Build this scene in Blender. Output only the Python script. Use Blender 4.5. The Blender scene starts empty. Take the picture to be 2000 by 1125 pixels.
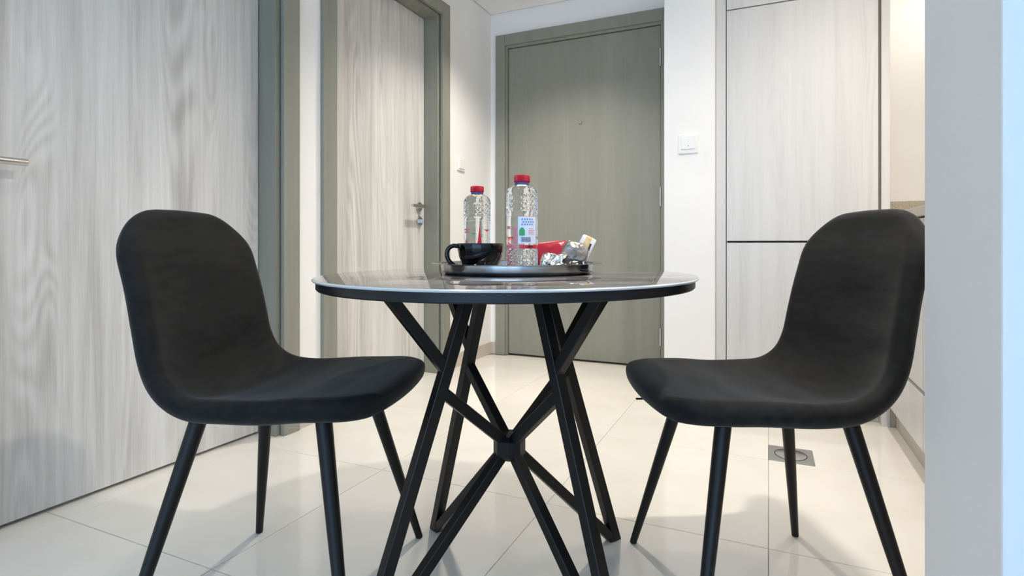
import bpy, bmesh, math, random
from mathutils import Vector, Matrix, noise

# ---------------------------------------------------------------- camera, world, light, exposure
sc = bpy.context.scene
COL = sc.collection
TH = math.radians(22.95)          # camera yaw against the room axes
CT, ST = math.cos(TH), math.sin(TH)
EYE = 0.761

cam_d = bpy.data.cameras.new('camera')
cam_d.sensor_width = 36.0
cam_d.lens = 36.0 * 1046.0 / 2000.0
cam_d.shift_x = -58.0 / 2000.0
cam_d.shift_y = -85.5 / 2000.0
cam_d.clip_start = 0.02
cam = bpy.data.objects.new('camera', cam_d)
COL.objects.link(cam)
cam.location = (0, 0, EYE)
cam.rotation_euler = (math.pi / 2, 0, TH)
sc.camera = cam

w = bpy.data.worlds.new('sky'); sc.world = w
w.use_nodes = True
w.node_tree.nodes['Background'].inputs[0].default_value = (0.50, 0.72, 1.0, 1)
w.node_tree.nodes['Background'].inputs[1].default_value = 3.0

vs = sc.view_settings
vs.view_transform = 'Standard'; vs.look = 'None'; vs.gamma = 1.0
vs.use_curve_mapping = False
vs.exposure = 0.32
sc.cycles.use_denoising = True
sc.cycles.max_bounces = 12
sc.cycles.diffuse_bounces = 6
sc.cycles.transmission_bounces = 12
sc.cycles.transparent_max_bounces = 12
sc.cycles.caustics_reflective = False
sc.cycles.caustics_refractive = False
sc.cycles.sample_clamp_indirect = 6.0

WINDOW_POWER = 255.0
wl = bpy.data.lights.new('window_daylight', 'AREA')
wl.shape = 'RECTANGLE'; wl.size = 3.6; wl.size_y = 2.0
wl.energy = WINDOW_POWER; wl.color = (0.12, 0.46, 1.0)
wo = bpy.data.objects.new('window_daylight', wl); COL.objects.link(wo)
wo.location = (0.35, -3.46, 1.16); wo.rotation_euler = (math.pi / 2, 0, math.pi)   # shines along +Y

DOWNLIGHTS = [  # x, y, power, cone degrees, blend
    (-1.15, 2.52, 135.0, 118.0, 0.9),
    (0.35, 1.85, 18.0, 150.0, 0.8),
    (0.35, 1.06, 122.0, 150.0, 0.6),
    (0.80, 2.90, 20.0, 150.0, 0.8),  # added fill to brighten the kitchen end wall
    (-0.80, 0.55, 22.0, 130.0, 0.9),  # added fill for the nearest door and near floor, no known source
]
CEIL = 2.36

def cw(lat, d, z=0.0):
    """a floor position given as sideways / forward distance from the eye, in room axes"""
    return Vector((lat * CT - d * ST, lat * ST + d * CT, z))

# ---------------------------------------------------------------- materials
def mat(name, col, rough=0.5, metal=0.0, spec=0.5, **kw):
    m = bpy.data.materials.new(name); m.use_nodes = True
    b = m.node_tree.nodes['Principled BSDF']
    b.inputs['Base Color'].default_value = (*col, 1)
    b.inputs['Roughness'].default_value = rough
    b.inputs['Metallic'].default_value = metal
    b.inputs['Specular IOR Level'].default_value = spec
    for k, v in kw.items():
        b.inputs[k].default_value = v
    return m

def nd(m, t): return m.node_tree.nodes.new(t)
def lk(m, a, b): m.node_tree.links.new(a, b)
def bsdf(m): return m.node_tree.nodes['Principled BSDF']

def mottle(m, c1, c2, scale=(8, 8, 8), detail=4, lo=0.35, hi=0.65, bump=0.0, bscale=None, bdist=0.001):
    tc = nd(m, 'ShaderNodeTexCoord'); mp = nd(m, 'ShaderNodeMapping')
    mp.inputs['Scale'].default_value = scale
    n = nd(m, 'ShaderNodeTexNoise'); n.inputs['Detail'].default_value = detail; n.inputs['Scale'].default_value = 1.0
    r = nd(m, 'ShaderNodeValToRGB')
    r.color_ramp.elements[0].position = lo; r.color_ramp.elements[0].color = (*c1, 1)
    r.color_ramp.elements[1].position = hi; r.color_ramp.elements[1].color = (*c2, 1)
    lk(m, tc.outputs['Object'], mp.inputs['Vector']); lk(m, mp.outputs['Vector'], n.inputs['Vector'])
    lk(m, n.outputs['Fac'], r.inputs['Fac']); lk(m, r.outputs['Color'], bsdf(m).inputs['Base Color'])
    if bump:
        n2 = nd(m, 'ShaderNodeTexNoise'); n2.inputs['Scale'].default_value = bscale or 300
        n2.inputs['Detail'].default_value = 3
        lk(m, tc.outputs['Object'], n2.inputs['Vector'])
        bp = nd(m, 'ShaderNodeBump'); bp.inputs['Strength'].default_value = bump
        bp.inputs['Distance'].default_value = bdist
        lk(m, n2.outputs['Fac'], bp.inputs['Height']); lk(m, bp.outputs['Normal'], bsdf(m).inputs['Normal'])
    return m

def wood(name, dark, mid, light, rough=0.45, contrast=1.0):
    """vertical grained laminate; the grain runs along z, whichever way the board faces"""
    m = mat(name, mid, rough)
    tc = nd(m, 'ShaderNodeTexCoord'); sp = nd(m, 'ShaderNodeSeparateXYZ')
    lk(m, tc.outputs['Object'], sp.inputs[0])
    ad = nd(m, 'ShaderNodeMath'); ad.operation = 'ADD'
    lk(m, sp.outputs['X'], ad.inputs[0]); lk(m, sp.outputs['Y'], ad.inputs[1])
    def field(sx, sz, detail, dist=0.0, off=0.0, rgh=0.55):
        c = nd(m, 'ShaderNodeCombineXYZ')
        a = nd(m, 'ShaderNodeMath'); a.operation = 'MULTIPLY'; a.inputs[1].default_value = sx
        b = nd(m, 'ShaderNodeMath'); b.operation = 'MULTIPLY'; b.inputs[1].default_value = sz
        lk(m, ad.outputs[0], a.inputs[0]); lk(m, sp.outputs['Z'], b.inputs[0])
        lk(m, a.outputs[0], c.inputs[0]); lk(m, b.outputs[0], c.inputs[1]); c.inputs[2].default_value = off
        n = nd(m, 'ShaderNodeTexNoise'); n.inputs['Scale'].default_value = 1.0
        n.inputs['Detail'].default_value = detail; n.inputs['Distortion'].default_value = dist
        n.inputs['Roughness'].default_value = rgh
        lk(m, c.outputs[0], n.inputs['Vector'])
        return n.outputs['Fac']
    def math2(op, a, b):
        x = nd(m, 'ShaderNodeMath'); x.operation = op
        for i, v in enumerate((a, b)):
            if isinstance(v, (int, float)): x.inputs[i].default_value = v
            else: lk(m, v, x.inputs[i])
        return x.outputs[0]
    broad = field(10, 0.6, 5, 0.7, 1.3)
    streak = field(50, 1.3, 5, 0.4, 4.1)
    fine = field(420, 9, 2, 0.0, 7.7)
    ring = field(6.0, 0.8, 1.5, 0.6, 9.2, 0.4)
    rs = math2('SINE', math2('MULTIPLY', ring, 115.0), 0.0)
    # rings show only in a few narrow figured strips
    gate = math2('MULTIPLY', math2('MAXIMUM', math2('SUBTRACT', field(7, 0.25, 1, 0, 13.0), 0.47), 0.0), 5.0)
    fig = math2('MULTIPLY', rs, math2('MINIMUM', gate, 1.0))
    v = math2('ADD', math2('MULTIPLY', math2('SUBTRACT', broad, 0.5), 1.5 * contrast),
              math2('MULTIPLY', math2('SUBTRACT', streak, 0.5), 1.0 * contrast))
    v = math2('ADD', v, math2('MULTIPLY', math2('SUBTRACT', fine, 0.5), 0.42 * contrast))
    v = math2('ADD', v, math2('MULTIPLY', fig, 0.20 * contrast))
    v = math2('ADD', v, 0.5)
    r = nd(m, 'ShaderNodeValToRGB'); e = r.color_ramp.elements
    e[0].position = 0.0; e[0].color = (*dark, 1)
    e[1].position = 1.0; e[1].color = (*light, 1)
    x = e.new(0.5); x.color = (*mid, 1)
    lk(m, v, r.inputs['Fac']); lk(m, r.outputs['Color'], bsdf(m).inputs['Base Color'])
    bp = nd(m, 'ShaderNodeBump'); bp.inputs['Strength'].default_value = 0.12; bp.inputs['Distance'].default_value = 0.001
    lk(m, v, bp.inputs['Height']); lk(m, bp.outputs['Normal'], bsdf(m).inputs['Normal'])
    return m

M = {}
M['wall'] = mottle(mat('white_wall_paint', (.85, .84, .825), 0.6), (.84, .83, .815), (.865, .855, .84), (3, 3, 3), bump=0.25, bscale=320)
M['ceil'] = mottle(mat('ceiling_paint', (.88, .87, .86), 0.75), (.87, .86, .85), (.89, .88, .87), (3, 3, 3), bump=0.08, bscale=300)
M['tile'] = mottle(mat('polished_cream_porcelain', (.80, .76, .69), 0.07, spec=0.55), (.785, .745, .675), (.825, .79, .725), (5, 5, 5), 6)
M['grout'] = mat('beige_grout', (.58, .54, .48), 0.85)
M['skirt'] = mottle(mat('beige_skirting_tile', (.55, .49, .42), 0.3), (.53, .47, .40), (.58, .52, .45), (9, 9, 9))
M['frame'] = mottle(mat('grey_green_laminate', (.245, .245, .205), 0.42), (.235, .235, .195), (.26, .26, .218), (30, 30, 1.5), bump=0.05, bscale=260)
M['entry'] = wood('grey_green_wood_laminate', (.205, .204, .168), (.245, .245, .205), (.285, .285, .24), 0.42, 0.55)
M['ash'] = wood('pale_ash_laminate', (.41, .395, .375), (.60, .585, .56), (.74, .73, .71), 0.42, 1.0)
M['cab'] = wood('white_wood_cabinet_laminate', (.50, .493, .482), (.63, .625, .617), (.71, .706, .70), 0.38, 0.55)
M['cabplain'] = mat('white_cabinet_edge', (.62, .614, .605), 0.4)
M['shadowgap'] = mat('dark_cabinet_gap', (.02, .02, .022), 0.7)
M['gapbrown'] = mat('brown_groove_shade', (.20, .16, .13), 0.6)  # brown stands in for the shade of the shadow-line groove
M['stone'] = mottle(mat('speckled_beige_stone', (.45, .40, .32), 0.35), (.36, .32, .25), (.52, .47, .38), (160, 160, 160), 4)
M['kick'] = mat('grey_beige_kick_board', (.45, .41, .36), 0.45)
M['steel'] = mat('brushed_steel', (.55, .54, .52), 0.3, 1.0)
M['traysteel'] = mat('polished_steel_tray', (.50, .50, .50), 0.17, 1.0)
M['chrome'] = mat('satin_chrome', (.62, .61, .59), 0.22, 1.0)
M['blackmetal'] = mat('black_powder_coated_metal', (.0035, .0035, .004), 0.42, 0.0, 0.32)
M['blackwood'] = mat('black_painted_board', (.005, .005, .006), 0.38, 0, 0.35)
M['rubber'] = mat('black_rubber', (.01, .01, .01), 0.8)
M['peep'] = mat('grey_peephole_metal', (.30, .29, .27), 0.35, 0.3)
M['black'] = mat('gloss_black_ceramic', (.003, .003, .004), 0.05, 0.0, 0.4)
M['white'] = mat('white_plastic', (.82, .815, .80), 0.35)
M['dot'] = mat('dark_indicator', (.02, .02, .02), 0.5)
M['cap'] = mat('red_bottle_cap', (.62, .012, .03), 0.35)
M['neckring'] = mat('violet_blue_neck_ring', (.07, .06, .22), 0.3)
M['red'] = mat('red_print', (.60, .02, .045), 0.4)
M['pink'] = mat('pink_print', (.70, .22, .27), 0.4)
M['green'] = mat('green_print', (.03, .33, .09), 0.35)
M['ink'] = mat('dark_ink', (.03, .03, .05), 0.5)
M['blueink'] = mat('blue_ink', (.12, .28, .62), 0.5)
M['labelwhite'] = mat('pale_blue_label_film', (.72, .78, .88), 0.35)
M['paper'] = mat('white_paper', (.82, .81, .78), 0.6)
M['tan'] = mottle(mat('tan_printed_paper', (.72, .52, .25), 0.55), (.66, .44, .18), (.80, .62, .34), (90, 90, 90))
M['redfoil'] = mat('red_sachet_film', (.50, .008, .03), 0.28)
M['foil'] = mat('silver_foil', (.78, .77, .75), 0.16, 1.0)
M['brownfoil'] = mottle(mat('grey_brown_sachet_film', (.26, .23, .21), 0.32, 0.5), (.20, .175, .16), (.36, .33, .31), (45, 45, 45))
M['darkfoil'] = mat('black_sachet_film', (.012, .012, .015), 0.2)
M['lamp'] = mat('warm_lamp_lens', (1, .9, .75), 0.5)
bsdf(M['lamp']).inputs['Emission Color'].default_value = (1, .86, .66, 1)
bsdf(M['lamp']).inputs['Emission Strength'].default_value = 12.0

m = mat('clear_water_bottle_plastic', (.97, .985, .99), 0.01)
bsdf(m).inputs['Transmission Weight'].default_value = 1.0
bsdf(m).inputs['IOR'].default_value = 1.33
M['pet'] = m

m = mat('charcoal_velvet', (.030, .030, .030), 0.85, 0, 0.25)
b = bsdf(m); b.inputs['Sheen Weight'].default_value = 0.14; b.inputs['Sheen Roughness'].default_value = 0.35
mottle(m, (.0045, .0045, .0045), (.012, .012, .0116), (55, 13, 60), 6, 0.3, 0.7)
tc = nd(m, 'ShaderNodeTexCoord')
n1 = nd(m, 'ShaderNodeTexNoise'); n1.inputs['Scale'].default_value = 18; n1.inputs['Detail'].default_value = 8
mp = nd(m, 'ShaderNodeMapping'); mp.inputs['Scale'].default_value = (1.2, 0.4, 1.3)
lk(m, tc.outputs['Object'], mp.inputs['Vector']); lk(m, mp.outputs['Vector'], n1.inputs['Vector'])
bp = nd(m, 'ShaderNodeBump'); bp.inputs['Strength'].default_value = 0.35; bp.inputs['Distance'].default_value = 0.006
lk(m, n1.outputs['Fac'], bp.inputs['Height']); lk(m, bp.outputs['Normal'], b.inputs['Normal'])
M['velvet'] = m

m = mat('dark_marbled_glass', (.10, .095, .095), 0.03, 0, 0.35)
tc = nd(m, 'ShaderNodeTexCoord'); mp = nd(m, 'ShaderNodeMapping'); mp.inputs['Scale'].default_value = (2.0, 9.0, 1)
mp.inputs['Rotation'].default_value = (0, 0, 0.12)
n1 = nd(m, 'ShaderNodeTexNoise'); n1.inputs['Scale'].default_value = 1.6; n1.inputs['Detail'].default_value = 7; n1.inputs['Distortion'].default_value = 1.2
r = nd(m, 'ShaderNodeValToRGB'); e = r.color_ramp.elements
e[0].position = .35; e[0].color = (.045, .042, .042, 1); e[1].position = .72; e[1].color = (.30, .285, .28, 1)
lk(m, tc.outputs['Object'], mp.inputs['Vector']); lk(m, mp.outputs['Vector'], n1.inputs['Vector'])
lk(m, n1.outputs['Fac'], r.inputs['Fac']); lk(m, r.outputs['Color'], bsdf(m).inputs['Base Color'])
M['marbleglass'] = m
M['glassedge'] = mat('ground_glass_edge', (.50, .53, .54), 0.25, 0, 0.6)

# ---------------------------------------------------------------- mesh helpers
def mesh_obj(name, bm, material, parent=None, smooth=False, mats=None):
    bmesh.ops.recalc_face_normals(bm, faces=bm.faces)
    me = bpy.data.meshes.new(name); bm.to_mesh(me); bm.free()
    for x in (mats or [material]): me.materials.append(x)
    if smooth:
        for p in me.polygons: p.use_smooth = True
    o = bpy.data.objects.new(name, me); COL.objects.link(o)
    if parent: o.parent = parent
    return o

def smooth_angle(o, deg=35):
    me = o.data
    for p in me.polygons: p.use_smooth = True
    bm = bmesh.new(); bm.from_mesh(me)
    for e in bm.edges:
        if len(e.link_faces) == 2 and e.calc_face_angle(0) > math.radians(deg): e.smooth = False
    bm.to_mesh(me); bm.free()
    return o

def add_box(bm, x0, x1, y0, y1, z0, z1, bevel=0.0):
    g = bmesh.ops.create_cube(bm, size=1.0)
    for v in g['verts']:
        v.co = Vector(((x0 + x1) / 2 + v.co.x * (x1 - x0), (y0 + y1) / 2 + v.co.y * (y1 - y0), (z0 + z1) / 2 + v.co.z * (z1 - z0)))
    if bevel:
        es = {e for v in g['verts'] for e in v.link_edges}
        bmesh.ops.bevel(bm, geom=list(es), offset=bevel, segments=2, profile=0.5, affect='EDGES')

def box(name, x0, x1, y0, y1, z0, z1, material, parent=None, bevel=0.0):
    bm = bmesh.new(); add_box(bm, x0, x1, y0, y1, z0, z1, bevel)
    return mesh_obj(name, bm, material, parent)

def lathe(name, prof, material, parent=None, seg=48, rfun=None, smooth=True, loc=(0, 0, 0), angle=40):
    bm = bmesh.new(); rings = []
    for (r, z) in prof:
        if r < 1e-6: rings.append([bm.verts.new((loc[0], loc[1], loc[2] + z))])
        else:
            ring = []
            for k in range(seg):
                a = 2 * math.pi * k / seg
                rr = rfun(r, z, a) if rfun else r
                ring.append(bm.verts.new((loc[0] + rr * math.cos(a), loc[1] + rr * math.sin(a), loc[2] + z)))
            rings.append(ring)
    for a, b in zip(rings, rings[1:]):
        if len(a) == 1 and len(b) == 1: continue
        for k in range(seg):
            k2 = (k + 1) % seg
            if len(a) == 1: bm.faces.new((a[0], b[k], b[k2]))
            elif len(b) == 1: bm.faces.new((a[k], b[0], a[k2]))
            else: bm.faces.new((a[k], b[k], b[k2], a[k2]))
    o = mesh_obj(name, bm, material, parent)
    if smooth: smooth_angle(o, angle)
    return o

def add_tube(bm, pts, radii, seg=16, cap=True, up=None):
    pts = [Vector(p) for p in pts]; rings = []
    if not isinstance(radii, (list, tuple)): radii = [radii] * len(pts)
    ref = None
    for i, p in enumerate(pts):
        t = (pts[min(i + 1, len(pts) - 1)] - pts[max(i - 1, 0)]).normalized()
        if ref is None:
            ref = Vector(up) if up else (Vector((0, 0, 1)) if abs(t.z) < .9 else Vector((1, 0, 0)))
        a = (ref - t * ref.dot(t)).normalized(); b = t.cross(a); ref = a
        rings.append([bm.verts.new(p + radii[i] * (math.cos(2 * math.pi * k / seg) * a + math.sin(2 * math.pi * k / seg) * b)) for k in range(seg)])
    for r1, r2 in zip(rings, rings[1:]):
        for k in range(seg):
            bm.faces.new((r1[k], r1[(k + 1) % seg], r2[(k + 1) % seg], r2[k]))
    if cap:
        bm.faces.new(rings[0][::-1]); bm.faces.new(rings[-1])

def tube(name, pts, radii, material, parent=None, seg=16, up=None):
    bm = bmesh.new(); add_tube(bm, pts, radii, seg, True, up)
    o = mesh_obj(name, bm, material, parent); smooth_angle(o, 50)
    return o

def bar(name, p, q, side, wid, dep, material, parent=None, bevel=0.0015, flat_low=None):
    """a square tube from p to q; 'side' is the direction of its width"""
    p, q, side = Vector(p), Vector(q), Vector(side).normalized()
    t = (q - p).normalized(); n = t.cross(side).normalized()
    bm = bmesh.new(); vs_ = []
    for c in (p, q):
        vs_.append([bm.verts.new(c + side * wid / 2 * a + n * dep / 2 * b) for a, b in ((-1, -1), (1, -1), (1, 1), (-1, 1))])
    if flat_low is not None:      # cut the lower end level with the floor
        for v in vs_[0]:
            v.co = v.co + t * ((flat_low - v.co.z) / t.z)
    a, b = vs_
    for k in range(4): bm.faces.new((a[k], a[(k + 1) % 4], b[(k + 1) % 4], b[k]))
    bm.faces.new(a[::-1]); bm.faces.new(b)
    bmesh.ops.bevel(bm, geom=list(bm.edges), offset=bevel, segments=1, profile=0.5, affect='EDGES')
    return mesh_obj(name, bm, material, parent)

def tag(o, label, cat=None, group=None, kind=None):
    o['label'] = label
    if cat: o['category'] = cat
    if group: o['group'] = group
    if kind: o['kind'] = kind
    return o

def empty(name, loc=(0, 0, 0), rz=0.0):
    o = bpy.data.objects.new(name, None); COL.objects.link(o)
    o.location = loc; o.rotation_euler = (0, 0, rz); o.empty_display_size = 0.1
    return o

def struct(o, label):
    o['kind'] = 'structure'; o['label'] = label
    return o

# ---------------------------------------------------------------- the setting
WX = -1.785      # left wall face
WY = 3.305       # back wall face
X1, YB = 2.60, -3.60

# floor and tiles
fl = box('floor', -2.05, X1 + .1, YB - .1, 3.5, -0.08, -0.0035, M['grout'])
struct(fl, 'polished cream porcelain tile floor with fine joints')
bm = bmesh.new(); add_box(bm, -.299, .299, -.299, .299, -.0034, 0.0)
top_e = [e for e in bm.edges if all(v.co.z > -.001 for v in e.verts)]
bmesh.ops.bevel(bm, geom=top_e, offset=.0008, segments=1, affect='EDGES')
tile0 = mesh_obj('tile', bm, M['tile'], fl)
tiles = [(-2.1 + .6 * i, .554 - .6 * 7 + .6 * j) for i in range(8) for j in range(12)]
for k, (x, y) in enumerate(tiles):
    o = tile0 if k == 0 else tile0.copy()
    if k: COL.objects.link(o); o.parent = fl
    o.location = (x, y, 0)

# ceiling: a plaster board stopping just short of the walls leaves a fine shadow line
bm = bmesh.new()
add_box(bm, WX + .006, X1, YB, WY - .006, CEIL, CEIL + .02)
add_box(bm, -2.05, X1 + .1, YB - .1, 3.5, CEIL + .02, CEIL + .12)
struct(mesh_obj('ceiling', bm, M['ceil']), 'white painted ceiling with a fine shadow line along the walls')

# left wall with two door openings
D1 = (0.60, 1.537); D2 = (1.855, 2.66); JT = 0.034; DH = 2.10
bm = bmesh.new()
ys = [YB - .1, D1[0] - JT, D1[1] + JT, D2[0] - JT, D2[1] + JT, 3.5]
for a, b in ((0, 1), (2, 3), (4, 5)): add_box(bm, -2.05, WX, ys[a], ys[b], 0, CEIL + .02)
for a, b in ((1, 2), (3, 4)):
    add_box(bm, -2.05, WX, ys[a], ys[b], DH + JT, CEIL + .02)
    add_box(bm, -2.05, -1.96, ys[a], ys[b], 0, DH + JT)
struct(mesh_obj('wall_left', bm, M['wall']), 'white painted wall holding the two pale wooden doors')

E = (-1.651, -0.608)      # entry door leaf
bm = bmesh.new()
add_box(bm, WX, E[0] - .05, WY, 3.5, 0, CEIL + .02)
add_box(bm, E[1] + .05, 1.2, WY, 3.5, 0, CEIL + .02)
add_box(bm, E[0] - .05, E[1] + .05, WY, 3.5, 2.15, CEIL + .02)
add_box(bm, E[0] - .05, E[1] + .05, 3.40, 3.5, 0, 2.15)
struct(mesh_obj('wall_back', bm, M['wall']), 'white wall around the grey entry door and behind the kitchen')

PX = (-.458, -.2275); PY = 2.58
struct(box('wall_middle', PX[0], PX[1], PY, WY, 0, CEIL, M['wall'], bevel=.002), 'narrow white wall end between entry door and tall cabinet')
struct(box('wall_right', 1.07, 1.2, .896, WY, 0, CEIL, M['wall']), 'white kitchen wall behind the worktop')
struct(box('wall_near', .20, X1, .625, .896, 0, CEIL, M['wall'], bevel=.003), 'thick white wall end in the right foreground')
struct(box('wall_living', X1, X1 + .1, YB, .625, 0, CEIL, M['wall']), 'white living room wall')
WN = (-1.5, 2.20, .16, 2.16)
bm = bmesh.new()
add_box(bm, -1.785, WN[0], YB - .1, YB, 0, CEIL); add_box(bm, WN[1], X1, YB - .1, YB, 0, CEIL)
add_box(bm, WN[0], WN[1], YB - .1, YB, 0, WN[2]); add_box(bm, WN[0], WN[1], YB - .1, YB, WN[3], CEIL)
struct(mesh_obj('wall_window', bm, M['wall']), 'white wall around the large living room window')
win = struct(empty('window_1', ((WN[0] + WN[1]) / 2, YB, WN[2])), 'large living room window in a dark metal frame')
cx = (WN[0] + WN[1]) / 2; hw = (WN[1] - WN[0]) / 2; hh = WN[3] - WN[2]
for nm, a in (('window_frame', (-hw, -hw + .05, 0, hh)), ('window_frame', (hw - .05, hw, 0, hh)),
              ('window_frame', (-hw + .05, hw - .05, 0, .05)), ('window_frame', (-hw + .05, hw - .05, hh - .05, hh)),
              ('window_mullion', (-.03, .03, .05, hh - .05))):
    box(nm, a[0], a[1], -.08, -.03, a[2], a[3], M['blackmetal'], win)

# skirting
def skirt(name, x0, x1, y0, y1, label):
    o = box(name, x0, x1, y0, y1, 0, .083, M['skirt'], bevel=.0015)
    struct(o, label)
AW = 0.078       # architrave width
skirt('baseboard_left', WX, WX + .010, D2[1] + .017 + AW, WY, 'beige tile skirting between far wooden door and corner')
skirt('baseboard_between', WX, WX + .010, D1[1] + .017 + AW, D2[0] - .017 - AW, 'beige tile skirting between the two wooden doors')
skirt('baseboard_back', WX + .010, -1.738, WY - .010, WY, 'short beige skirting in corner beside grey entry door')

# inner doors on the left wall
def lever(parent, y, z, length, material):
    """a lever handle on a door facing +X; the bar runs along y by 'length'"""
    x = -1.885
    h = empty('door_handle'); h.parent = parent
    bm = bmesh.new()
    add_tube(bm, [(x, y, z), (x + .009, y, z)], .026, 28)
    r = mesh_obj('rosette', bm, material, h); smooth_angle(r)
    sgn = 1 if length > 0 else -1
    pts = [(x + .008, y, z), (x + .038, y, z)]
    for k in range(1, 7):
        a = k / 6 * math.pi / 2
        pts.append((x + .038 + .014 * math.sin(a), y + sgn * .014 * (1 - math.cos(a)), z))
    pts.append((x + .052, y + length, z))
    tube('lever', pts, .0095, material, h, 18)

def inner_door(name, rng, label, handle_y, lever_len, cyl):
    y0, y1 = rng
    d = struct(empty(name), label)
    box('door_leaf', -1.925, -1.885, y0 + .003, y1 - .003, .011, DH - .003, M['ash'], d)
    fx0 = -1.955
    for nm, a, b in (('jamb', y0 - JT, y0), ('jamb', y1, y1 + JT)):
        box(nm, fx0, -1.792, a, b, 0, DH + JT, M['frame'], d, .001)
    box('head_jamb', fx0, -1.792, y0, y1, DH, DH + JT, M['frame'], d, .001)
    box('door_stop', -1.955, -1.926, y0, y0 + .012, .004, DH, M['frame'], d)
    g = .017
    box('architrave', -1.7845, -1.764, y0 - g - AW, y0 - g, 0, DH + g + AW, M['frame'], d, .0025)
    box('architrave', -1.7845, -1.764, y1 + g, y1 + g + AW, 0, DH + g + AW, M['frame'], d, .0025)
    box('architrave', -1.7845, -1.765, y0 - g, y1 + g, DH + g, DH + g + AW, M['frame'], d, .0025)
    lever(d, handle_y, .98, lever_len, M['chrome'])
    if cyl:
        bm = bmesh.new(); add_tube(bm, [(-1.885, handle_y, .896), (-1.874, handle_y, .896)], .026, 28)
        r = mesh_obj('lock_rosette', bm, M['chrome'], d); smooth_angle(r)
        box('thumb_turn', -1.874, -1.856, handle_y - .004, handle_y + .004, .885, .907, M['chrome'], d, .0015)
    return d

inner_door('door_1', D1, 'pale ash laminate door nearest the camera on the left', .655, .13, True)
inner_door('door_2', D2, 'pale ash laminate door beside the entry, farther along left wall', 2.605, -.13, True)

# entry door
d = struct(empty('door_3'), 'grey green entry door with peephole at end of hallway')
box('door_leaf', E[0] + .003, E[1] - .003, 3.31, 3.36, .011, 2.103, M['entry'], d)
for a, b in ((E[0] - .087, E[0] - .016), (E[1] + .016, E[1] + .087)):
    box('architrave', a, b, 3.283, 3.3045, 0, 2.20, M['frame'], d, .0025)
box('architrave', E[0] - .016, E[1] + .016, 3.284, 3.3045, 2.125, 2.20, M['frame'], d, .0025)
box('jamb', E[0] - .045, E[0] - .001, 3.298, 3.39, 0, 2.14, M['frame'], d, .002)
box('jamb', E[1] + .001, E[1] + .045, 3.298, 3.39, 0, 2.14, M['frame'], d, .002)
box('head_jamb', E[0] - .001, E[1] + .001, 3.298, 3.39, 2.107, 2.14, M['frame'], d, .002)
tube('peephole', [(-1.128, 3.311, 1.555), (-1.128, 3.304, 1.555)], [.014, .011], M['peep'], d, 24)
for z0, z1 in ((1.85, 1.96), (.993, 1.113), (.139, .249)):
    tube('hinge', [(E[1] - .001, 3.300, z0), (E[1] - .001, 3.300, z1)], .0075, M['steel'], d, 12)

# ---------------------------------------------------------------- kitchen
CY = 2.62
t = tag(empty('tall_cabinet', (0, 0, 0)), 'tall white wood cabinet with stacked doors beside the white wall end', 'cabinet')
box('carcass', -.18, .430, CY + .022, WY - .005, .10, CEIL - .002, M['cabplain'], t)
box('gap_shade', -.176, .428, CY + .0185, CY + .0215, .10, CEIL - .002, M['shadowgap'], t)  # dark sheet paints the shade into the gaps between the doors
for nm, z0, z1 in (('cabinet_door', .104, .7675), ('cabinet_door', .7765, 1.841), ('cabinet_door', 1.846, CEIL - .004)):
    box(nm, -.1785, .4245, CY, CY + .018, z0, z1, M['cab'], t, .0008)
box('side_panel', -.2265, -.1825, CY + .004, WY - .005, 0, CEIL - .002, M['cabplain'], t, .001)
box('groove_shade', .4275, .4335, CY + .010, CY + .03, .10, CEIL - .002, M['gapbrown'], t)  # brown strip paints the shaded groove beside the end panel
box('end_panel', .4345, .466, CY - .004, WY - .005, 0, CEIL - .002, M['cab'], t, .001)
box('kick_return', .4665, .4850, CY - .002, CY + .05, .0005, .099, M['kick'], t)
box('kick_board', -.18, .4335, CY + .045, CY + .060, .0005, .099, M['kick'], t)

def base_unit(y0, y1, label, deep=0.0):
    u = tag(empty('base_cabinet', (.47, y0, 0)), label, 'cabinet', 'white base cabinets under the worktop')
    X0 = .450 - .47; L = y1 - y0
    box('carcass', X0 + .022, .59, .001, L - .001 + deep, .10, .848, M['cabplain'], u)
    box('gap_shade', X0 + .0185, X0 + .0215, .002, L - .002, .10, .847, M['shadowgap'], u)  # near-black sheet gives the drawer gaps their shade by colour
    box('drawer_front', X0, X0 + .018, .002, L - .002, .104, .2835, M['cab'], u, .0008)
    box('drawer_front', X0, X0 + .018, .002, L - .002, .2965, .845, M['cab'], u, .0008)
    box('kick_board', X0 + .036, X0 + .05, 0, L + deep, .0005, .099, M['kick'], u)
base_unit(2.03, 2.61, 'white drawer unit meeting the tall cabinet in the kitchen corner', .68)
base_unit(1.42, 2.028, 'white drawer unit half hidden behind the right foreground wall')
base_unit(.905, 1.418, 'white drawer unit against the back of the foreground wall')
wt = tag(empty('worktop', (.44, .90, .85)), 'speckled beige stone worktop with upstand on the base cabinets', 'worktop')
bm = bmesh.new()
ring_ = [(-.005, .005), (.628, .005), (.628, WY - .903), (.028, WY - .903), (.028, 1.712), (-.005, 1.712)]
lo_ = [bm.verts.new((x, y, 0)) for x, y in ring_]; hi_ = [bm.verts.new((x, y, .03)) for x, y in ring_]
bm.faces.new(lo_[::-1]); bm.faces.new(hi_)
for k in range(6): bm.faces.new((lo_[k], lo_[(k + 1) % 6], hi_[(k + 1) % 6], hi_[k]))
bmesh.ops.bevel(bm, geom=list(bm.edges), offset=.0015, segments=1, affect='EDGES')
mesh_obj('slab', bm, M['stone'], wt)
box('upstand', .030, .628, WY - .90 - .022, WY - .90 - .003, .0305, .134, M['stone'], wt, .001)

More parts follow.
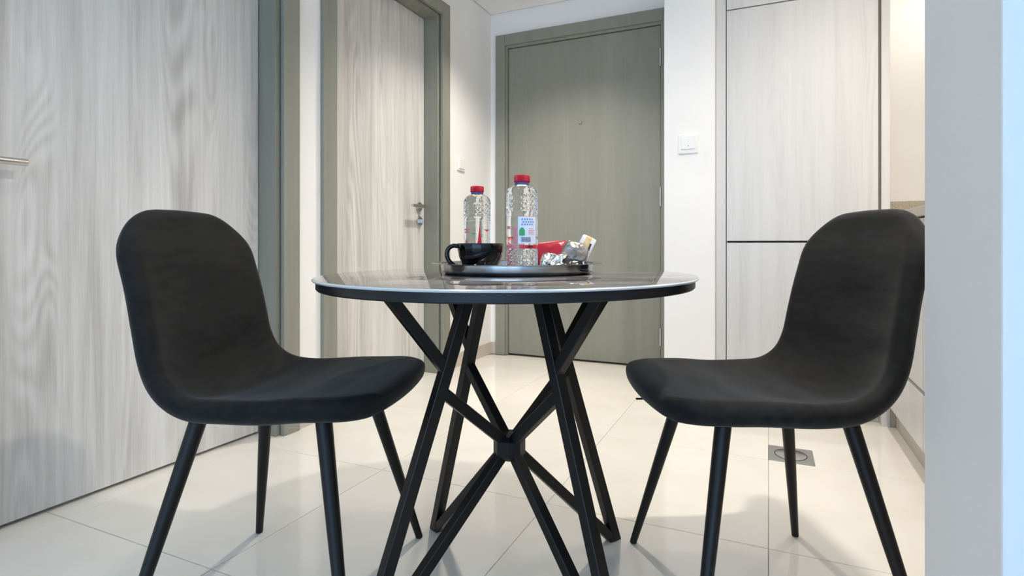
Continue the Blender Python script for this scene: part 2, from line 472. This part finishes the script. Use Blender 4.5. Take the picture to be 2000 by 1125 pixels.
# floor drain
fd = tag(empty('floor_drain', (.074, 2.128, 0)), 'square steel floor drain with round cover set in the tiles', 'drain')
box('plate', -.074, .074, -.074, .074, .0002, .0022, M['steel'], fd, .0005)
lathe('cover', [(0, .0030), (.049, .0030), (.050, .0025), (.050, .0022)], M['chrome'], fd, 48)
lathe('ring', [(.0515, .0023), (.0515, .0027), (.0545, .0027), (.0545, .0023)], M['shadowgap'], fd, 48)

# wall switches
s = tag(empty('wall_switch', (-.345, PY, 1.231)), 'white square light switch with dark dot beside tall cabinet', 'switch', 'white light switches')
box('plate', -.0455, .0455, -.009, 0, -.0455, .0455, M['white'], s, .003)
box('rocker', -.031, .031, -.0135, -.0085, -.026, .036, M['white'], s, .0015)
box('indicator', -.002, .002, -.0142, -.0134, -.013, -.0095, M['dot'], s)
s = tag(empty('wall_switch', (WX, 2.905, 1.265)), 'white square light switch on left wall near the corner', 'switch', 'white light switches')
box('plate', 0, .009, -.0435, .0435, -.0435, .0435, M['white'], s, .003)
box('rocker', .0085, .0135, -.030, .030, -.030, .030, M['white'], s, .0015)

# downlights; the last two are added fill lamps
for i, (x, y, pw, cone, bl) in enumerate(DOWNLIGHTS):
    f = tag(empty('downlight', (x, y, CEIL)), ['recessed ceiling downlight over the entry hall', 'recessed ceiling downlight in front of the tall cabinet', 'recessed ceiling downlight beside the foreground wall end', 'added fill downlight over the stone worktop', 'added fill downlight in front of the nearest wooden door'][i], 'downlight', 'recessed ceiling downlights')
    lathe('trim_ring', [(.036, -.002), (.046, -.004), (.050, 0)], M['white'], f, 32)
    lathe('lens', [(0, -.001), (.036, -.001)], M['lamp'], f, 32)
    l = bpy.data.lights.new('downlight_lamp', 'SPOT'); l.energy = pw; l.color = (1.0, .925, .83)
    l.spot_size = math.radians(cone); l.spot_blend = bl; l.shadow_soft_size = .06
    lo = bpy.data.objects.new('downlight_lamp', l); COL.objects.link(lo); lo.parent = f; lo.location = (0, 0, -.006)

# ---------------------------------------------------------------- round table
TC = cw(-.071, 1.178)
TOP = .695
tb = tag(empty('round_table', (TC.x, TC.y, 0), TH), 'round dining table with glossy dark marbled top and black angular legs', 'table')
UND = TOP - .0225
lathe('table_board', [(0, UND), (.391, UND), (.3935, UND + .0025), (.3935, TOP - .0065), (.391, TOP - .0055), (0, TOP - .0055)], M['blackwood'], tb, 128)
lathe('glass_top', [(0, TOP - .0054), (.396, TOP - .0054), (.399, TOP - .004), (.400, TOP - .0025), (.3975, TOP - .0004), (.3955, TOP), (0, TOP)], M['marbleglass'], tb, 160, angle=20)
lathe('glass_rim', [(.3990, TOP - .0052), (.4003, TOP - .004), (.4006, TOP - .0024), (.3982, TOP - .0003), (.3978, TOP - .0006), (.3990, TOP - .0025)], M['glassedge'], tb, 160)
FR = .332
for fx, fy in ((-.214, .256), (.259, .206), (.214, -.256), (-.259, -.206)):
    e = Vector((fx, fy, 0)).normalized(); side = Vector((-e.y, e.x, 0))
    P = lambda k, z: e * (FR * k) + Vector((0, 0, z))
    bar('leg', P(1.0, .0), P(.30, UND - .004), side, .024, .024, M['blackmetal'], tb, flat_low=.0)
    bar('lower_strut', P(.98, .0), P(.04, .310), side, .022, .022, M['blackmetal'], tb, flat_low=.0008)
    bar('inner_strut', P(.04, .330), P(.515, .470), side, .022, .022, M['blackmetal'], tb)
    bar('upper_strut', P(.455, .500), P(.845, UND - .004), side, .022, .022, M['blackmetal'], tb)
    a = P(.58, UND - .002)
    bar('mounting_plate', P(.24, UND - .002), P(.93, UND - .002), side, .034, .0035, M['blackmetal'], tb, .0005)
lathe('hub', [(0, .293), (.026, .293), (.035, .302), (.035, .336), (.026, .345), (0, .345)], M['blackmetal'], tb, 8, angle=10)

# ---------------------------------------------------------------- chairs
PROF = [(.262, .447), (.235, .454), (.18, .457), (.10, .455), (.02, .452), (-.06, .453), (-.115, .463), (-.155, .49),
        (-.178, .535), (-.193, .60), (-.208, .67), (-.232, .75), (-.251, .80), (-.265, .836)]

def spline(pts, n):
    """evenly spaced samples along a Catmull-Rom curve"""
    P = [Vector((x, 0, z)) for x, z in pts]
    P = [2 * P[0] - P[1]] + P + [2 * P[-1] - P[-2]]
    dense = []
    for i in range(1, len(P) - 2):
        p0, p1, p2, p3 = P[i - 1:i + 3]
        for k in range(24):
            t = k / 24
            dense.append(.5 * ((2 * p1) + (-p0 + p2) * t + (2 * p0 - 5 * p1 + 4 * p2 - p3) * t * t + (-p0 + 3 * p1 - 3 * p2 + p3) * t ** 3))
    dense.append(P[-2])
    L = [0]
    for a, b in zip(dense, dense[1:]): L.append(L[-1] + (b - a).length)
    def at(s):
        s = min(max(s, 0), L[-1])
        for i in range(len(L) - 1):
            if L[i + 1] >= s:
                f = (s - L[i]) / max(L[i + 1] - L[i], 1e-9)
                return dense[i].lerp(dense[i + 1], f), (dense[i + 1] - dense[i]).normalized()
        return dense[-1], (dense[-1] - dense[-2]).normalized()
    return at, L[-1]

def lerp_table(tab, x):
    for (a, va), (b, vb) in zip(tab, tab[1:]):
        if x <= b:
            f = (x - a) / (b - a); f = f * f * (3 - 2 * f)
            return va + (vb - va) * f
    return tab[-1][1]

def chair_shell(parent):
    at, L = spline(PROF, 0)
    ns, nu = 90, 40
    T = .024; RF, RT = .09, .118
    S = [L * (.5 - .5 * math.cos(math.pi * i / ns)) * 1.0 for i in range(ns + 1)]
    S = [.08 * L * i / ns + .92 * s for i, s in enumerate(S)]
    bm = bmesh.new(); top, bot = [], []; edge_pts = []
    for i, s in enumerate(S):
        c, t = at(s); nrm = Vector((t.z, 0, -t.x))      # towards the sitter
        if nrm.z < 0 and nrm.x < 0: nrm = -nrm
        nrm = Vector((0, 1, 0)).cross(t); 
        if nrm.dot(Vector((1, 0, 1))) < 0: nrm = -nrm
        f = s / L
        w0 = lerp_table([(0, .200), (.2, .208), (.45, .206), (.65, .202), (.85, .197), (1.0, .190)], f)
        wid = w0
        if s < RF: wid = w0 - RF + RF * max(1 - ((RF - s) / RF) ** 2.2, 0) ** (1 / 2.2)
        if L - s < RT: wid = w0 - RT + RT * max(1 - ((RT - (L - s)) / RT) ** 2.15, 0) ** (1 / 2.15)
        dip = lerp_table([(0, .0), (.18, .010), (.38, .026), (.5, .044), (.7, .033), (.9, .012), (1.0, .004)], f)
        bow = lerp_table([(0, .018), (.12, .0), (.88, .0), (1.0, .014)], f)
        rt, rb = [], []
        for j in range(nu + 1):
            u = math.sin(math.pi / 2 * (2 * j / nu - 1))
            y = wid * u
            e = min(wid - abs(y), s, L - s)
            if L - s < RT and abs(y) > w0 - RT:      # inside the rounded top corner: distance to the arc
                e = min(e, max(RT - math.hypot(RT - (L - s), abs(y) - (w0 - RT)), .35 * e))
            if i in (0, ns) or j in (0, nu): e = 0
            th = T * math.sqrt(max(1 - (1 - min(e / (T * 1.15), 1)) ** 2, 0))
            pos = c + Vector((0, y, 0)) - nrm * dip * (1 - (abs(y) / w0) ** 2.2)
            if f < .5: pos = pos + t * bow * (y / w0) ** 2
            else: pos = pos - t * bow * (y / w0) ** 2
            # soft wrinkles of the cover
            wr = noise.noise(Vector((pos.x * 9, pos.y * 6, pos.z * 9)) + Vector((3, 1, 7))) * .0030
            vt = bm.verts.new(pos + nrm * (th + wr * (th / T)))
            if e == 0: vb = vt
            else: vb = bm.verts.new(pos - nrm * (th - wr * (th / T)))
            rt.append(vt); rb.append(vb)
        top.append(rt); bot.append(rb)
    for i in range(ns):
        for j in range(nu):
            q = (top[i][j], top[i + 1][j], top[i + 1][j + 1], top[i][j + 1])
            if len(set(q)) == 4: bm.faces.new(q)
            q2 = (bot[i][j], bot[i][j + 1], bot[i + 1][j + 1], bot[i + 1][j])
            if set(q2) != set(q): bm.faces.new(q2)
    loop = [top[0][j].co.copy() for j in range(nu + 1)] + [top[i][nu].co.copy() for i in range(1, ns)] + \
           [top[ns][j].co.copy() for j in range(nu, -1, -1)] + [top[i][0].co.copy() for i in range(ns - 1, 0, -1)]
    o = mesh_obj('upholstered_shell', bm, M['velvet'], parent, smooth=True)
    sm = o.modifiers.new('soft', 'SUBSURF'); sm.levels = 1; sm.render_levels = 1
    return o

def make_chair(loc, rz, label):
    ch = tag(empty('dining_chair', (loc.x, loc.y, 0), rz), label, 'chair', 'charcoal velvet dining chairs')
    chair_shell(ch)
    for sx in (-1, 1):
        pts_l = []
        for sy in (-1, 1):
            foot = Vector((sx * .215, sy * .222, .0)); top = Vector((sx * .128 - .005, sy * .120, .412))
            d_ = top - foot
            bm = bmesh.new(); add_tube(bm, [foot + d_ * .012, foot + d_ * .5, top], [.0088, .0130, .0160], 20)
            lg = mesh_obj('leg', bm, M['blackmetal'], ch); smooth_angle(lg)
            bm = bmesh.new(); add_tube(bm, [foot, foot + d_ * .014], [.0082, .0090], 20)
            mesh_obj('foot_pad', bm, M['rubber'], lg)
        x = sx * .128 - .005
        tube('cross_bar', [(x + sx * .006, -.126, .396), (x, -.106, .409), (x, -.09, .413), (x, .09, .413), (x, .106, .409), (x + sx * .006, .126, .396)], .0115, M['blackmetal'], ch, 14)
    box('seat_bracket', -.145, .135, -.075, -.045, .405, .420, M['blackmetal'], ch, .002)
    box('seat_bracket', -.145, .135, .045, .075, .405, .420, M['blackmetal'], ch, .002)
    return ch

def face_angle(dx, dy):      # heading given in eye axes (sideways, forward)
    v = cw(dx, dy); return math.atan2(v.y, v.x)

make_chair(cw(-.545, 1.182), face_angle(.998, -.058), 'charcoal velvet dining chair left of the table before wooden door')
rc = make_chair(cw(.464, 1.162), face_angle(-.997, -.073), 'charcoal velvet dining chair right of the table partly behind wall')
box('care_tag', .240, .2635, -.005, .005, .4305, .4318, M['rubber'], rc)

# ---------------------------------------------------------------- things on the table
TR = cw(-.056, 1.253)
tray = tag(empty('serving_tray', (TR.x, TR.y, TOP)), 'round polished steel serving tray with flat rim on the table', 'tray')
lathe('tray_dish', [(0, .0006), (.168, .0006), (.173, .003), (.1745, .008), (.1755, .0205), (.1755, .0225), (.1735, .0222), (.1725, .010), (.169, .0042), (.165, .0030), (0, .0030)], M['traysteel'], tray, 128, angle=50)
lathe('rim', [(.1750, .0212), (.196, .0226), (.1975, .0234), (.196, .0242), (.1750, .0232)], M['traysteel'], tray, 128, angle=50)
FLOOR = TOP + .0031

# cup
cp = cw(-.1335, 1.168)
cup = tag(empty('coffee_cup', (cp.x, cp.y, FLOOR), TH), 'wide glossy black coffee cup with handle on the tray', 'cup')
prof = [(0, .0), (.022, .0), (.026, .002), (.030, .006), (.040, .020), (.0465, .036), (.0495, .052), (.0505, .0635), (.0498, .0650), (.0488, .0640),
        (.0478, .052), (.0447, .037), (.0385, .022), (.028, .009), (.012, .006), (0, .006)]
lathe('bowl', prof, M['black'], cup, 64, angle=60)
hp = [(-.047, -.006, .0585), (-.058, -.008, .0595), (-.0665, -.010, .055), (-.0712, -.011, .046), (-.0705, -.011, .035), (-.065, -.010, .0245), (-.0555, -.008, .017), (-.044, -.006, .0145), (-.034, -.004, .0145)]
at_pts = []
P_ = [Vector(p) for p in hp]; P_ = [2 * P_[0] - P_[1]] + P_ + [2 * P_[-1] - P_[-2]]
for i in range(1, len(P_) - 2):
    for k in range(5):
        t_ = k / 5; p0, p1, p2, p3 = P_[i - 1:i + 3]
        at_pts.append(.5 * ((2 * p1) + (-p0 + p2) * t_ + (2 * p0 - 5 * p1 + 4 * p2 - p3) * t_ * t_ + (-p0 + 3 * p1 - 3 * p2 + p3) * t_ ** 3))
at_pts.append(P_[-2])
tube('handle', at_pts, .0048, M['black'], cup, 14)

# bottles
BR = .0335
def bottle(lat, d, label):
    p = cw(lat, d)
    view = math.atan2(-p.y, -p.x)                      # local +x points to where the print is seen
    b_ = tag(empty('water_bottle', (p.x, p.y, FLOOR), view), label, 'bottle', 'red capped water bottles')
    prof = [(0, .004), (.016, .003), (.024, .0), (.030, .001), (.0325, .005)]
    zs = [.008 + .0015 * i for i in range(int((.052 - .008) / .0015) + 1)]
    prof += [(BR, z) for z in zs]
    prof += [(.0322, .0535), (.0325, .056)] + [(.0325, z) for z in (.07, .0765)] + [(.0319, .078), (.0325, .0795)] + [(.0325, z) for z in (.09, .096)]
    prof += [(.0319, .0975), (.0325, .099), (.0325, .116), (.0316, .119), (.0325, .122), (.033, .130)]
    prof += [(BR, .132 + .0015 * i) for i in range(25)]
    prof += [(.0332, .1705), (.0318, .1745), (.029, .1785), (.0245, .182), (.0185, .1848), (.0142, .186), (.0135, .1885), (.0135, .203), (0, .203)]
    def rf(r, z, a):
        if .006 < z < .053 or .131 < z < .169:
            q = abs(((a * 11 / (2 * math.pi)) % 1) * 2 - 1)
            h = abs(((z / .0115) % 1) * 2 - 1)
            return r - .0021 * min(max(abs(q + h - 1) * 1.2, 0), 1)
        if .16 < z < .185: return r - .0006 * abs(math.sin(a * 5))
        return r
    lathe('body', prof, M['pet'], b_, 112, rf, angle=22)
    # cap, ribbed
    def cf(r, z, a): return r + (.00035 * math.cos(a * 60) if r > .015 else 0)
    lathe('cap', [(0, .2065), (.0145, .2065), (.0162, .2050), (.0164, .1925), (.0160, .1920), (.0138, .1920), (.0138, .2030)], M['cap'], b_, 120, cf)
    lathe('neck_ring', [(.0139, .1865), (.0152, .187), (.0152, .1912), (.0139, .1916)], M['neckring'], b_, 48)
    return b_

def patch(name, parent, a0, a1, z0, z1, material, r=.0330, shape=None, n=10):
    """a piece of print wrapped round the bottle; angles in degrees, left of the picture negative"""
    bm = bmesh.new(); g = []
    nz = 8 if shape else 1
    for j in range(nz + 1):
        f = j / nz; z = z0 + (z1 - z0) * f; row = []
        s = shape(f) if shape else 1.0
        for i in range(n + 1):
            a = (a0 + a1) / 2 + (a1 - a0) / 2 * (2 * i / n - 1) * s
            a = math.radians(a)
            row.append(bm.verts.new((r * math.cos(a), r * math.sin(a), z)))
        g.append(row)
    for j in range(nz):
        for i in range(n): bm.faces.new((g[j][i], g[j][i + 1], g[j + 1][i + 1], g[j + 1][i]))
    bmesh.ops.remove_doubles(bm, verts=bm.verts, dist=1e-6)
    o = mesh_obj(name, bm, material, parent, smooth=True)
    return o

big = bottle((1019.5 - 1058) / 1046 * 1.118, 1.118, 'clear water bottle with red cap and pale label nearest on tray')
patch('label_panel', big, -14, 58, .064, .119, M['labelwhite'], .0329)
for i in range(5):
    for j in range(3):
        patch('label_dot', big, -2 + i * 9.5 + (j % 2) * 4.5, 3.2 + i * 9.5 + (j % 2) * 4.5, .1015 + j * .0052, .1047 + j * .0052, M['blueink'], .0332, None, 2)
patch('green_drop', big, -10, 10, .0805, .097, M['green'], .0334, lambda f: min(1, 1.05 * math.sqrt(max(1 - max(f - .35, 0) ** 2 / .43, 0.004))), 8)
for i in range(4):
    patch('text_line', big, 24, 24 + (26, 22, 27, 18)[i], .0835 + i * .0034, .0848 + i * .0034, M['pink'], .0332, None, 3)
random.seed(4)
a = -4
while a < 30:
    wdt = random.choice((1.0, 1.0, 1.8, 2.4))
    patch('barcode_bar', big, a, a + wdt, .0675, .0775, M['ink'], .0332, None, 1); a += wdt + random.choice((1.2, 1.8))
patch('red_band', big, -80, -16, .0540, .0615, M['pink'], .0329)
patch('red_band', big, -10, 80, .0540, .0615, M['red'], .03292)
patch('dark_mark', big, 14, 46, .0560, .0605, M['ink'], .0331, lambda f: .5 + .5 * math.sin(2 + f * 2), 6)
patch('pink_stripe', big, -32, -18, .064, .098, M['pink'], .0329)
patch('pink_mark', big, -70, -46, .094, .100, M['pink'], .0329)
patch('label_edge', big, -85, 85, .1196, .1203, M['pink'], .0328)

small = bottle((932 - 1058) / 1046 * 1.33, 1.33, 'clear water bottle with red spire print standing behind the cup')
patch('red_spire', small, -4, 24, .052, .118, M['red'], .0331, lambda f: (1 - f) ** 1.5 * .85 + .03, 6)
patch('pink_mark', small, -70, -30, .090, .101, M['pink'], .0331, lambda f: .6 + .4 * math.sin(f * 9))
patch('pink_mark', small, -62, -42, .064, .072, M['pink'], .0331)
patch('green_leaf', small, -26, -4, .0860, .0915, M['green'], .0331, lambda f: max(math.sin(math.pi * f), .02))
patch('red_leaf', small, 30, 62, .093, .099, M['red'], .0331, lambda f: max(f, .05))
patch('label_edge', small, -85, 85, .1196, .1203, M['labelwhite'], .0328)

# sachets
def sachet(name, wid, hgt, thick, seed, crumple, materials, label, n=22, split=None, soft=.05):
    """a filled sachet standing in its x-z plane, bottom edge on the origin"""
    t_ = tag(empty(name), label, 'sachet', 'drink sachets on the tray')
    bm = bmesh.new(); F, B = [], []
    for i in range(n + 1):
        u = 2 * i / n - 1; rf_, rb_ = [], []
        for j in range(n + 1):
            v = 2 * j / n - 1
            e = max(0, 1 - abs(u) ** 3) * max(0, 1 - abs(v) ** 3)
            x, z = u * wid / 2 * (1 - soft * max(v, 0) ** 2), (v * (1 - (soft if v > 0 else 0) * u * u) + 1) / 2 * hgt
            q = Vector((x * 60 + seed * 9, z * 60, seed * 3.0))
            cr = crumple * (noise.noise(q) + .6 * noise.noise(q * 2.3) + .35 * abs(noise.noise(q * 4.1)))
            th = thick / 2 * e ** .6
            dx = crumple * .5 * noise.noise(q * 1.3 + Vector((9, 2, 4)))
            a_ = bm.verts.new((x + dx, -th + cr * (.35 + .65 * e), z + dx * .7))
            rf_.append(a_)
            if i in (0, n) or j in (0, n): rb_.append(a_)
            else: rb_.append(bm.verts.new((x + dx, th + cr * .5, z)))
        F.append(rf_); B.append(rb_)
    for i in range(n):
        for j in range(n):
            f1 = bm.faces.new((F[i][j], F[i + 1][j], F[i + 1][j + 1], F[i][j + 1]))
            f2 = bm.faces.new((B[i][j], B[i][j + 1], B[i + 1][j + 1], B[i + 1][j])) if not ({F[i][j], F[i + 1][j], F[i + 1][j + 1], F[i][j + 1]} == {B[i][j], B[i + 1][j], B[i + 1][j + 1], B[i][j + 1]}) else None
            if split:
                k = split((i + .5) / n, (j + .5) / n)
                f1.material_index = k
    o = mesh_obj('packet', bm, None, t_, smooth=True, mats=materials)
    return t_

def place(o, lat, d, z, tilt=0, roll=0, yaw=0):
    p = cw(lat, d); o.location = (p.x, p.y, z)
    o.rotation_euler = (Matrix.Rotation(TH + yaw, 4, 'Z') @ Matrix.Rotation(tilt, 4, 'X') @ Matrix.Rotation(roll, 4, 'Y')).to_euler()

R = math.radians
o = sachet('sugar_sachet', .078, .068, .016, 3, .0015, [M['redfoil']], 'shiny red sachet leaning behind the crumpled silver foil one')
place(o, .030, 1.262, FLOOR + .004, R(-14), R(-6), R(8))
o = sachet('coffee_sachet', .058, .050, .022, 5, .0075, [M['foil']], 'crumpled bright silver foil sachet beside the nearer water bottle', n=30)
place(o, .022, 1.148, FLOOR + .003, R(-38), R(4), R(-8))
o = sachet('tea_sachet', .068, .030, .014, 8, .003, [M['darkfoil']], 'low glossy black sachet lying at front right of tray')
place(o, .066, 1.146, FLOOR + .0085, R(-42), R(11), R(6))
o = sachet('creamer_sachet', .060, .060, .020, 11, .0030, [M['brownfoil']], 'plump grey brown foil sachet leaning at right of tray', n=26, soft=.2)
place(o, .062, 1.196, FLOOR + .0150, R(-16), R(24), R(4))
o = sachet('sugar_stick', .036, .080, .008, 14, .0012, [M['paper'], M['tan'], M['ink']], 'white paper sachet with tan print sticking up at tray edge',
           split=lambda u, v: 1 if .28 < u < .66 and v > .45 else (2 if (.70 < u < .80 and .60 < v < .80) else 0))
place(o, .078, 1.232, FLOOR + .0095, R(-8), R(26), R(2))
